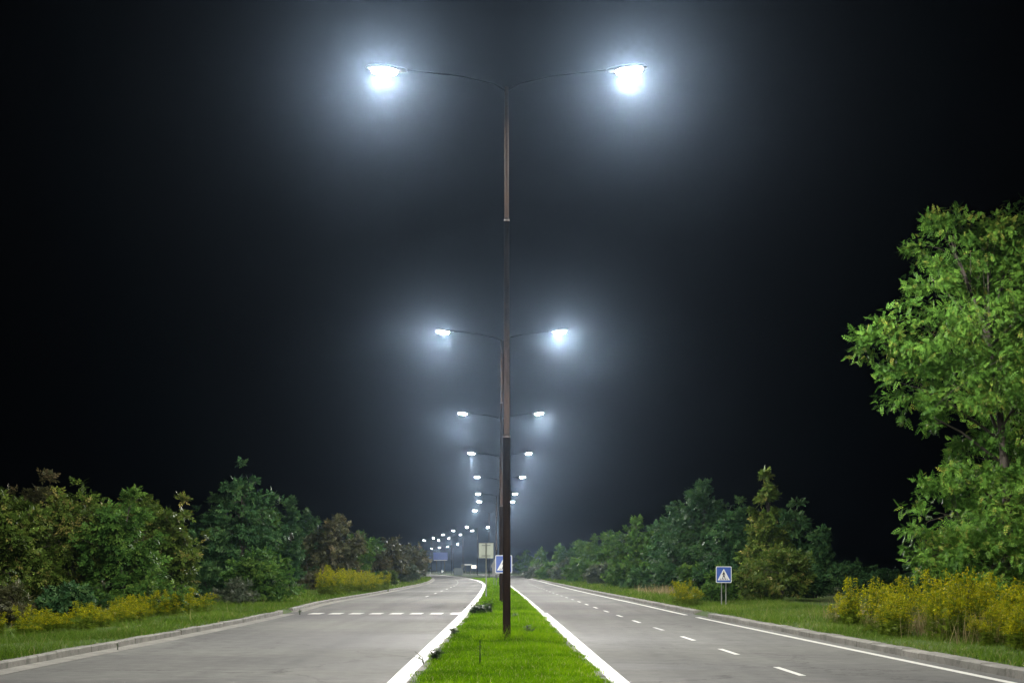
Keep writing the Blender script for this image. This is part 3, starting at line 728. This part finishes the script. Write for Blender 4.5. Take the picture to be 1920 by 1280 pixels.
# the large pinnate-leaved tree at the right edge
D0 = 38.0; tb = at(1893, 1160, D0)
L = [lobe(1785, 470, 39.5, 75, 80), lobe(1775, 430, 39.2, 45, 40), lobe(1745, 520, 38.6, 45, 35), lobe(1850, 430, 40, 60, 45), lobe(1890, 480, 41, 95, 95), lobe(1960, 560, 40, 110, 130), lobe(1840, 560, 39, 95, 75),
     lobe(1668, 660, 37.2, 74, 50), lobe(1760, 620, 36.8, 100, 75), lobe(1720, 725, 37.0, 82, 55), lobe(1820, 700, 36.8, 100, 75), lobe(1930, 730, 37.6, 110, 120), lobe(1745, 780, 37.3, 45, 28),
     lobe(2010, 790, 42, 140, 140), lobe(1900, 660, 42, 120, 140),
     lobe(1805, 890, 37.2, 70, 45), lobe(1760, 960, 36.9, 72, 62), lobe(1850, 970, 36.8, 90, 75), lobe(1800, 1040, 36.8, 75, 50), lobe(1935, 1010, 39.0, 95, 110), lobe(1870, 1090, 36.6, 85, 45), lobe(2010, 1020, 40, 120, 150), lobe(1910, 950, 41.5, 105, 110), lobe(1900, 850, 38.4, 75, 75), lobe(1830, 830, 38.6, 50, 45), lobe(1890, 935, 37.4, 85, 70), lobe(1850, 1065, 36.6, 95, 60), lobe(1930, 1060, 37.5, 95, 90), lobe(1760, 1030, 37, 60, 45)]
tree('locust_tree', 'large pinnate-leaved tree at right edge, tallest tree of the scene', (tb.x, D0, gz(tb.x, D0)), L, 'locust', 'pinnate', 0.165, 600, 84, trunk=0.12, flat=0.6, br=0.46, inner=0.22, upw=0.7, droop=0.15, rnd=0.9)

def simple_tree(name, label, px, d, top, wid, leaf, kind='spray', size=None, nb=70, nl=50, foot=None, shape='round', group=None, trunk=None, cat='tree', stems=1, **kw):
    """a free standing tree: px of the foot, its distance, photo row of its top, photo width"""
    x = gx(px, d); zg = gz(x, d); ztop = HC + (HY - top) / F * d; H = ztop - zg; w = wid / F * d / 2
    lobes = []
    rr = random.Random(int(px * 7 + d))
    if shape == 'round':
        for k in range(9):
            t = (k + 0.5) / 9; z = zg + H * (0.16 + 0.70 * t); env = w * math.sqrt(max(0.05, 1 - (2 * (t - 0.42)) ** 2 * 0.75))
            a = k * 2.4 + rr.random(); e = env * rr.uniform(0.3, 0.62)
            lobes.append(((x + math.cos(a) * e, d + math.sin(a) * e, z), (env * rr.uniform(0.5, 0.7), env * rr.uniform(0.5, 0.7), H * rr.uniform(0.12, 0.19))))
        lobes.append(((x, d, zg + H * 0.5), (w * 0.6, w * 0.6, H * 0.35)))
    elif shape == 'column':
        for k in range(16):
            t = k / 15; z = zg + H * (0.10 + 0.82 * t); env = w * (1.05 - 0.80 * t) if t > 0.25 else w * (0.7 + 0.6 * t)
            a = k * 2.1 + rr.random()
            lobes.append(((x + math.cos(a) * env * 0.3, d + math.sin(a) * env * 0.3, z), (env * rr.uniform(0.6, 0.95), env * 0.8, H * rr.uniform(0.08, 0.13))))
    else:   # bush: leafy to the ground
        for k in range(8):
            a = k * 2.4 + rr.random(); e = w * rr.uniform(0.25, 0.6); z = zg + H * rr.uniform(0.28, 0.62)
            lobes.append(((x + math.cos(a) * e, d + math.sin(a) * e, z), (w * rr.uniform(0.35, 0.5), w * rr.uniform(0.35, 0.5), H * rr.uniform(0.25, 0.36))))
        lobes.append(((x, d, zg + H * 0.45), (w * 0.75, w * 0.75, H * 0.46)))
        lobes.append(((x + w * 0.1, d, zg + H * 0.72), (w * 0.5, w * 0.5, H * 0.27)))
    if size is None: size = max(0.16, 4.2 * d / F * 1.6)
    return tree(name, label, (x, d, zg), lobes, leaf, kind, size, nb, nl, group, trunk or max(0.05, H * 0.018), cat, stems=stems, **kw)

GL, GR = 'trees behind the left verge', 'trees behind the right verge'
T = simple_tree
# left side, nearest first
T('broadleaf_tree', 'olive broadleaf tree at the left edge, its crown cut by the frame', 10, 43, 905, 250, 'olive', nb=110, nl=55, group=GL, size=0.20, stems=2)
T('broadleaf_tree', 'olive broadleaf tree second from left edge, fairly open crown', 140, 46, 893, 230, 'olive', nb=110, nl=50, group=GL, size=0.20, stems=2)
T('broadleaf_tree', 'slender pale-stemmed tree behind the left goldenrod, dark open middle', 235, 44, 905, 150, 'green', nb=90, nl=46, group=GL, size=0.19, stems=3)
T('broadleaf_tree', 'yellow-green tree with pale leaf clumps behind the left goldenrod', 318, 48, 922, 130, 'olive', nb=85, nl=46, group=GL, size=0.20, stems=2)
T('understory_shrub', 'dark green shrub low beneath the pale-stemmed left trees', 130, 39.5, 1085, 150, 'deep', shape='bush', nb=45, nl=50, size=0.15, cat='shrub', stems=3)
T('understory_shrub', 'fresh green shrub right behind the middle of the left goldenrod', 275, 43, 1060, 160, 'green', shape='bush', nb=50, nl=50, size=0.16, cat='shrub', stems=3)
T('dry_shrub', 'brownish dry shrub at the left edge beside the verge', 15, 33.5, 1090, 110, 'brownish', 'narrow', shape='bush', nb=35, nl=45, size=0.16, cat='shrub', stems=3)
T('broadleaf_tree', 'tall dark green tree, highest of the left row', 450, 76, 868, 150, 'deep', nb=120, nl=52, group=GL, size=0.26)
T('broadleaf_tree', 'dark tree between the yellow-green tree and the tallest left one', 395, 80, 930, 120, 'deep', nb=70, nl=45, group=GL, size=0.28)
T('columnar_tree', 'slim pointed dark tree right of the tallest left tree', 545, 90, 930, 60, 'deep', shape='column', nb=60, nl=45, group=GL, size=0.26)
T('round_bush', 'big round bright green bush on the left verge', 487, 61, 1022, 155, 'green', shape='bush', nb=85, nl=60, size=0.19, cat='shrub', stems=4)
T('round_bush', 'greyish small bush in front of the big round green bush', 445, 55, 1085, 90, 'grey_leaf', 'narrow', shape='bush', nb=40, nl=50, size=0.15, cat='shrub', stems=4)
T('understory_shrub', 'dark low shrub left of the big round bush', 392, 62, 1060, 90, 'deep', shape='bush', nb=45, nl=45, size=0.2, cat='shrub', stems=3)
T('broadleaf_tree', 'brownish tree in the middle of the left row', 628, 104, 955, 120, 'brownish', nb=90, nl=48, group=GL, size=0.29, stems=2)
T('broadleaf_tree', 'green-leaved tree next right of the brownish left tree', 672, 118, 985, 75, 'green', nb=70, nl=42, group=GL, size=0.3)
T('broadleaf_tree', 'grey-brown tree near the end of the left row', 730, 150, 1000, 85, 'brownish', nb=80, nl=42, group=GL, size=0.36)
T('broadleaf_tree', 'last grey-brown tree of the left row, at the bend', 772, 178, 1014, 60, 'brownish', nb=80, nl=42, group=GL, size=0.4)
T('understory_shrub', 'brown twiggy shrub left of the far goldenrod', 590, 92, 1070, 70, 'brownish', 'narrow', shape='bush', nb=40, nl=42, size=0.24, cat='shrub', stems=3)
T('understory_shrub', 'yellowish rounded shrub right of the far goldenrod', 728, 122, 1068, 34, 'olive', shape='bush', nb=35, nl=40, size=0.26, cat='shrub', stems=3)
T('understory_shrub', 'grey-green shrub at the foot of the last left trees', 765, 150, 1060, 55, 'grey_leaf', shape='bush', nb=40, nl=40, size=0.34, cat='shrub', stems=3)
T('broadleaf_tree', 'dim dark tree rising behind the pointed left tree', 575, 118, 945, 90, 'deep', nb=80, nl=45, group=GL, size=0.3)
T('broadleaf_tree', 'dark rounded tree behind the big round green bush', 505, 96, 960, 90, 'green', nb=70, nl=45, group=GL, size=0.28)
T('broadleaf_tree', 'dim tree filling the gap before the last grey-brown ones', 698, 160, 1000, 60, 'deep', nb=60, nl=42, group=GL, size=0.36)
T('broadleaf_tree', 'dim background tree behind the leftmost olive crowns', 70, 60, 885, 190, 'brownish', nb=90, nl=50, group=GL, size=0.24)
T('broadleaf_tree', 'dim background tree behind the pale-stemmed tree', 250, 64, 890, 150, 'olive', nb=80, nl=48, group=GL, size=0.24)
# right side
T('columnar_tree', 'tall pointed poplar-like tree behind the crossing sign', 1440, 70, 880, 110, 'olive', shape='column', nb=110, nl=52, group=GR, size=0.23)
T('columnar_tree', 'dim slim tree right of the poplar-like tree', 1542, 80, 985, 78, 'deep', shape='column', nb=60, nl=45, group=GR, size=0.25)
T('round_bush', 'large round olive bush right of the crossing sign', 1462, 61, 1020, 165, 'olive', shape='bush', nb=105, nl=60, size=0.18, cat='shrub', stems=4)
T('round_bush', 'small green bush right behind the crossing sign', 1350, 62, 1062, 70, 'green', shape='bush', nb=45, nl=48, size=0.18, cat='shrub', stems=3)
T('round_bush', 'fresh green shrub at the foot of the crossing sign', 1335, 59, 1098, 62, 'green', shape='bush', nb=40, nl=45, size=0.16, cat='shrub', stems=3)
T('broadleaf_tree', 'broad dark green tree left of the poplar-like tree, widest of right row', 1315, 90, 893, 190, 'deep', nb=150, nl=55, group=GR, size=0.28)
T('broadleaf_tree', 'dark tree between the broad tree and the poplar-like tree', 1385, 95, 930, 100, 'deep', nb=80, nl=45, group=GR, size=0.28)
T('columnar_tree', 'slender upright tree left of the broad dark tree', 1193, 112, 965, 55, 'green', shape='column', nb=70, nl=45, group=GR, size=0.3)
T('broadleaf_tree', 'lighter green tree second from left of the broad dark tree', 1232, 108, 975, 62, 'green', nb=65, nl=42, group=GR, size=0.3)
T('broadleaf_tree', 'pale hazy green tree, rounded top, middle of the right row', 1140, 138, 990, 52, 'green', nb=70, nl=42, group=GR, size=0.34)
T('columnar_tree', 'hazy slim tree far along the right row', 1048, 215, 1022, 24, 'green', shape='column', nb=40, nl=35, group=GR, size=0.42)
T('broadleaf_tree', 'very hazy tree near the far end of right row', 1015, 245, 1028, 36, 'green', nb=40, nl=35, group=GR, size=0.46)
T('broadleaf_tree', 'most distant hazy tree of right row, beside the pole', 985, 285, 1032, 36, 'green', nb=40, nl=35, group=GR, size=0.5)
T('broadleaf_tree', 'hazy tree rising behind the far right hedge', 1090, 175, 1008, 40, 'green', nb=50, nl=38, group=GR, size=0.4)
T('broadleaf_tree', 'dim rounded tree between the slender tree and the broad dark one', 1262, 100, 950, 95, 'deep', nb=85, nl=45, group=GR, size=0.28)
T('broadleaf_tree', 'green tree between the pale hazy tree and slender tree', 1168, 122, 985, 70, 'green', nb=70, nl=42, group=GR, size=0.3)
T('broadleaf_tree', 'hazy green tree left of the pale rounded tree', 1112, 155, 1005, 62, 'green', nb=60, nl=40, group=GR, size=0.36)
T('broadleaf_tree', 'dim hazy tree between two far hazy trees of the right row', 1068, 195, 1016, 50, 'deep', nb=50, nl=38, group=GR, size=0.42)
T('broadleaf_tree', 'dark tree standing right behind the poplar-like tree', 1488, 84, 930, 110, 'deep', nb=80, nl=45, group=GR, size=0.26)
T('broadleaf_tree', 'dark tree standing right behind the crossing sign', 1362, 80, 960, 110, 'deep', nb=85, nl=45, group=GR, size=0.25)
T('round_bush', 'olive bush at the foot of the poplar-like tree, behind the large bush', 1415, 66, 1040, 90, 'olive', shape='bush', nb=55, nl=48, size=0.19, cat='shrub', stems=3)
T('round_bush', 'dark bush right of the large round olive bush', 1525, 66, 1060, 80, 'deep', shape='bush', nb=45, nl=45, size=0.19, cat='shrub', stems=3)
hedge = [(1300, 82, 1062, 90, 'green', 'low green hedge shrub below the broad dark tree, right end'), (1245, 88, 1060, 80, 'deep', 'low dark hedge shrub below the broad dark tree, left end'),
         (1195, 98, 1066, 62, 'deep', 'dark low shrub beneath the slender upright tree'), (1160, 112, 1058, 62, 'green', 'hazy green shrub left of the dark low shrub'),
         (1120, 130, 1056, 60, 'grey_leaf', 'grey-green hedge shrub below the pale hazy tree'), (1085, 150, 1050, 55, 'green', 'pale hedge shrub further along the right verge'),
         (1055, 178, 1053, 48, 'grey_leaf', 'grey hazy hedge shrub far along the right verge'), (1028, 205, 1055, 40, 'green', 'second last hazy shrub along the right verge'), (1002, 240, 1058, 38, 'grey_leaf', 'last hazy shrub along the right verge')]
for px, dd, top, wd, lf, lb in hedge: T('hedge_shrub', lb, px, dd, top, wd, lf, shape='bush', nb=45, nl=42, size=0.16 + dd * 0.0015, cat='shrub', stems=3, group='hedge shrubs along the right verge')
T('round_bush', 'dim bush beneath the large right-edge tree, behind goldenrod', 1815, 35.5, 1095, 130, 'brownish', 'narrow', shape='bush', nb=50, nl=50, size=0.15, cat='shrub', stems=4)
T('round_bush', 'green bush at right edge under the large tree', 1930, 33.5, 1090, 110, 'deep', shape='bush', nb=45, nl=50, size=0.15, cat='shrub', stems=4)
T('broadleaf_tree', 'far hazy tree behind the bend, left of the blue board', 790, 330, 1030, 40, 'deep', nb=40, nl=35, size=0.55)

for px, dd, top, wd, lb in ((1600, 78, 1050, 110, 'dark filler shrub added beyond the goldenrod, leftmost of three'), (1675, 74, 1058, 120, 'dark filler shrub added beyond the goldenrod, middle of three'), (1745, 70, 1052, 110, 'dark filler shrub added beyond the goldenrod, beside the large tree')):
    T('filler_shrub', lb, px, dd, top, wd, 'deep', shape='bush', nb=45, nl=45, size=0.2, cat='shrub', stems=3, group='field shrubs beyond the goldenrod')  # shrubs added to cover the lit ground, standing in for plain darkness
# ------------------------------------------------------------------ goldenrod
def goldenrod_variant(seed, H):
    rg = np.random.default_rng(seed); lp = []; lo = []; ls = []; fp = []; stem = MB()
    for s in range(20):
        a = rg.uniform(0, 6.28); q = 0.36 * math.sqrt(rg.uniform(0, 1)); h = H * rg.uniform(0.5, 1.15)
        x0, y0 = q * math.cos(a), q * math.sin(a); lean = rg.uniform(0.05, 0.22) * h; la = rg.uniform(0, 6.28) * 0.4 + a * 0.6
        dx, dy = math.cos(la) * lean, math.sin(la) * lean
        stem.tube([(x0, y0, -0.05), (x0 + dx * 0.3, y0 + dy * 0.3, h * 0.5), (x0 + dx, y0 + dy, h)], [0.006, 0.005, 0.003], 3, False)
        for k in range(26):
            t = rg.uniform(0.12, 0.95); b = rg.uniform(0, 6.28); lp.append((x0 + dx * t * t, y0 + dy * t * t, h * t)); lo.append((math.cos(b), math.sin(b), 0.35)); ls.append(0.13 * rg.uniform(0.7, 1.2) * (1.1 - 0.5 * t))
        nsp = rg.integers(4, 7)
        for k in range(nsp):       # arching plume branches
            t = 0.72 + 0.28 * k / nsp; b = la + rg.normal(0, 1.1); Ls = 0.17 * (1.3 - t) * 2.2 * rg.uniform(0.7, 1.2)
            for j in range(11):
                u = j / 10; fp.append((x0 + dx * t * t + math.cos(b) * Ls * u + rg.normal(0, .008), y0 + dy * t * t + math.sin(b) * Ls * u + rg.normal(0, .008), h * t + Ls * (0.75 * u - 0.7 * u * u) + 0.02))
        for j in range(12): fp.append((x0 + dx + rg.normal(0, .012), y0 + dy + rg.normal(0, .012), h * (0.86 + 0.16 * j / 11)))
    lp = np.array(lp); lo = norm(np.array(lo)); ls = np.array(ls)
    leaf = leaf_mesh('leaves', lp, lo, ls, 'narrow', 0.6, 0.0, 0.2)
    fp = np.array(fp); n = len(fp)
    a1 = norm(rg.normal(0, 1, (n, 3))); a2 = norm(np.cross(a1, rg.normal(0, 1, (n, 3)))); sz = rg.uniform(0.012, 0.026, n)[:, None]
    V = np.stack([fp - a1 * sz, fp + a2 * sz * 0.6, fp + a1 * sz, fp - a2 * sz * 0.6], 1).reshape(-1, 3)
    fl = np_mesh('flower_plumes', V, np.arange(n * 4).reshape(-1, 4), np.repeat(np.clip(rg.normal(0.5, 0.25, n), 0, 1), 4))
    leaf.materials.append(M['goldenrod_leaf']); fl.materials.append(M['goldenrod_flower'])
    st = stem.mesh('stems'); st.materials.append(M['goldenrod_leaf'])
    return st, leaf, fl
GV = [goldenrod_variant(40 + k, 1.0) for k in range(5)]
def goldenrod(x, d, h, label, group):
    r = empty('goldenrod_clump', (x, d, gz(x, d)), random.uniform(0, 6.28)); s = random.uniform(0.8, 1.2); r.scale = (max(0.7, h) * s, max(0.7, h) * s, h * random.choice((0.7, 0.85, 1.0, 1.1, 1.3)) * random.uniform(0.92, 1.08))
    tag(r, label, 'goldenrod', group); v = random.choice(GV)
    for nm, me in zip(('stems', 'leaves', 'flower_plumes'), v): link(nm, me, None, r)
def patch(pts, n, spread, label, group, h0, h1):
    """pts: (px, photo row of the foot); clumps along that line and behind it"""
    P = [(p, F * (HC - 0.15) / (y - HY)) for p, y in pts]; P = [(gx(p, d), d) for p, d in P]
    seg = [math.dist(P[i], P[i + 1]) for i in range(len(P) - 1)]; tot = sum(seg)
    for k in range(n):
        s = tot * (k + random.uniform(0.1, 0.9)) / n; i = 0
        while i < len(seg) - 1 and s > seg[i]: s -= seg[i]; i += 1
        t = s / seg[i]; x = P[i][0] + (P[i + 1][0] - P[i][0]) * t; d = P[i][1] + (P[i + 1][1] - P[i][1]) * t
        o = random.uniform(0, spread) * (1 if x > 0 else -1)
        goldenrod(x + o, d + random.uniform(-0.2, 0.5), h0 + (h1 - h0) * (k + .5) / n, label, group)
patch([(55, 1196), (180, 1180), (300, 1163), (395, 1150)], 32, 1.0, 'yellow goldenrod clump in the row behind the left kerb', 'goldenrod row on the left verge', 0.54, 0.56)
patch([(1925, 1228), (1760, 1203)], 27, 2.4, 'yellow goldenrod clump in the right-edge patch before the large tree', 'goldenrod patch at the right edge', 0.66, 0.72)
patch([(1750, 1202), (1640, 1186), (1520, 1167)], 44, 2.6, 'yellow goldenrod clump in the patch between olive bush and large tree', 'goldenrod patch left of the large tree', 0.95, 0.72)
patch([(625, 1117), (690, 1109), (742, 1104)], 24, 1.5, 'hazy yellow goldenrod clump far along the left verge', 'goldenrod patch far along the left verge', 1.2, 1.0)
patch([(1268, 1131), (1296, 1135)], 5, 0.25, 'dull yellow goldenrod clump left of the crossing sign', 'goldenrod left of the crossing sign', 0.75, 0.75)

# dry straw grass in front of the right goldenrod
n = 2600; t = R.uniform(0, 1, n); y = 26.5 + 14 * t; x = RR(y) + KRO + 1.7 + 0.5 * t + R.normal(0, 0.35, n)
k = pnoise(x, y, 1.9) > 0.46; x, y = x[k], y[k]
o = blades(x, y, np.full(len(x), 0.14), R.uniform(0.25, 0.72, len(x)), np.full(len(x), 0.012), R.uniform(0.05, 0.35, len(x)), R.uniform(0, 1, len(x)), 'straw_grass', M['straw'])
tag(o, 'dry straw-coloured grass stalks before the right goldenrod', 'grass', kind='stuff')
n = 900; y = R.uniform(75, 92, n); x = RR(y) + KRO + 2.6 + R.normal(0, 0.5, n)
o = blades(x, y, np.full(n, 0.14), R.uniform(0.25, 0.6, n), np.full(n, 0.025), R.uniform(0.05, 0.35, n), R.uniform(0, 1, n), 'straw_grass', M['straw'])
tag(o, 'dry straw-coloured grass stalks below the broad dark tree', 'grass', kind='stuff')

# weeds on the median
def weed(px, py, h, w, label, n=40, size=0.09, leaf='dark_weed', kind='narrow', lean=(0, 0)):
    d = F * (HC - 0.06) / (py - HY); x = gx(px, d)
    r = empty('weed', (x, d, 0.05)); tag(r, label, 'weed')
    rg = np.random.default_rng(int(px)); st = MB(); P = []; O = []
    for s in range(max(2, n // 9)):
        a = rg.uniform(0, 6.28); q = rg.uniform(0.15, 1.0) * w; hh = h * rg.uniform(0.55, 1.0)
        tip = (math.cos(a) * q + lean[0], math.sin(a) * q + lean[1], hh); m_ = (tip[0] * 0.35, tip[1] * 0.35, hh * 0.55)
        st.tube([(0.02 * math.cos(a), 0.02 * math.sin(a), -0.08), m_, tip], [0.006, 0.005, 0.003], 4, False)
        for k in range(9):
            u = rg.uniform(0.25, 1.0); P.append((tip[0] * u ** 1.5, tip[1] * u ** 1.5, hh * u)); b = rg.uniform(0, 6.28); O.append((math.cos(b), math.sin(b), 0.4))
    link('stems', st.mesh('stems'), M['dark_weed'], r)
    link('leaves', leaf_mesh('leaves', np.array(P), norm(np.array(O)), np.full(len(P), size), kind, 0.6, 0.05, 0.3), M[leaf], r)
weed(815, 1239, 0.22, 0.13, 'dark leafy weed at the median edge, largest and nearest', 150, 0.075)
weed(799, 1243, 0.20, 0.07, 'sparse twiggy weed leaning over the white line, nearest one', 30, 0.05, lean=(-0.12, 0))
weed(852, 1190, 0.16, 0.16, 'grey-green weed at the left median edge level with the pole', 90, 0.08, 'grey_leaf')
weed(900, 1250, 0.42, 0.02, 'single thin upright stalk left of the nearest pole', 18, 0.03)
weed(903, 1153, 0.36, 0.30, 'dark bushy weed clump on the median before the square sign', 260, 0.12)
weed(888, 1152, 0.34, 0.22, 'dark bushy weed at the left edge of the median clump', 160, 0.12)
weed(918, 1150, 0.42, 0.18, 'dark bushy weed, tallest of the median clump beside the pole', 150, 0.12)
weed(965, 1159, 0.18, 0.10, 'pale small weed right beside the nearest pole', 50, 0.07, 'grey_leaf')
weed(992, 1188, 0.20, 0.16, 'grey-green weed on the right half of the median', 90, 0.08, 'grey_leaf')
weed(562, 1148, 0.12, 0.08, 'small dark weed at the gap in the left kerb', 40, 0.06)
weed(222, 1212, 0.09, 0.05, 'tiny dark weed growing from the left gutter', 24, 0.04)

# ------------------------------------------------------------------ night haze round the whole place
hz = MB().box((0, 1600, 5.55), (5400, 4200, 13.4)).build('haze', None); tag(hz, 'pale night haze over the road', 'haze', kind='stuff')
m, nt, out = new_mat('night_haze')
pv = nt.nodes.new('ShaderNodeVolumePrincipled')
pv.inputs['Color'].default_value = (0.52, 0.72, 1.0, 1); pv.inputs['Density'].default_value = FOG; pv.inputs['Anisotropy'].default_value = 0.945
nt.links.new(pv.outputs[0], out.inputs['Volume'])
try: m.cycles.homogeneous_volume = True
except Exception: pass
hz.data.materials.append(m)
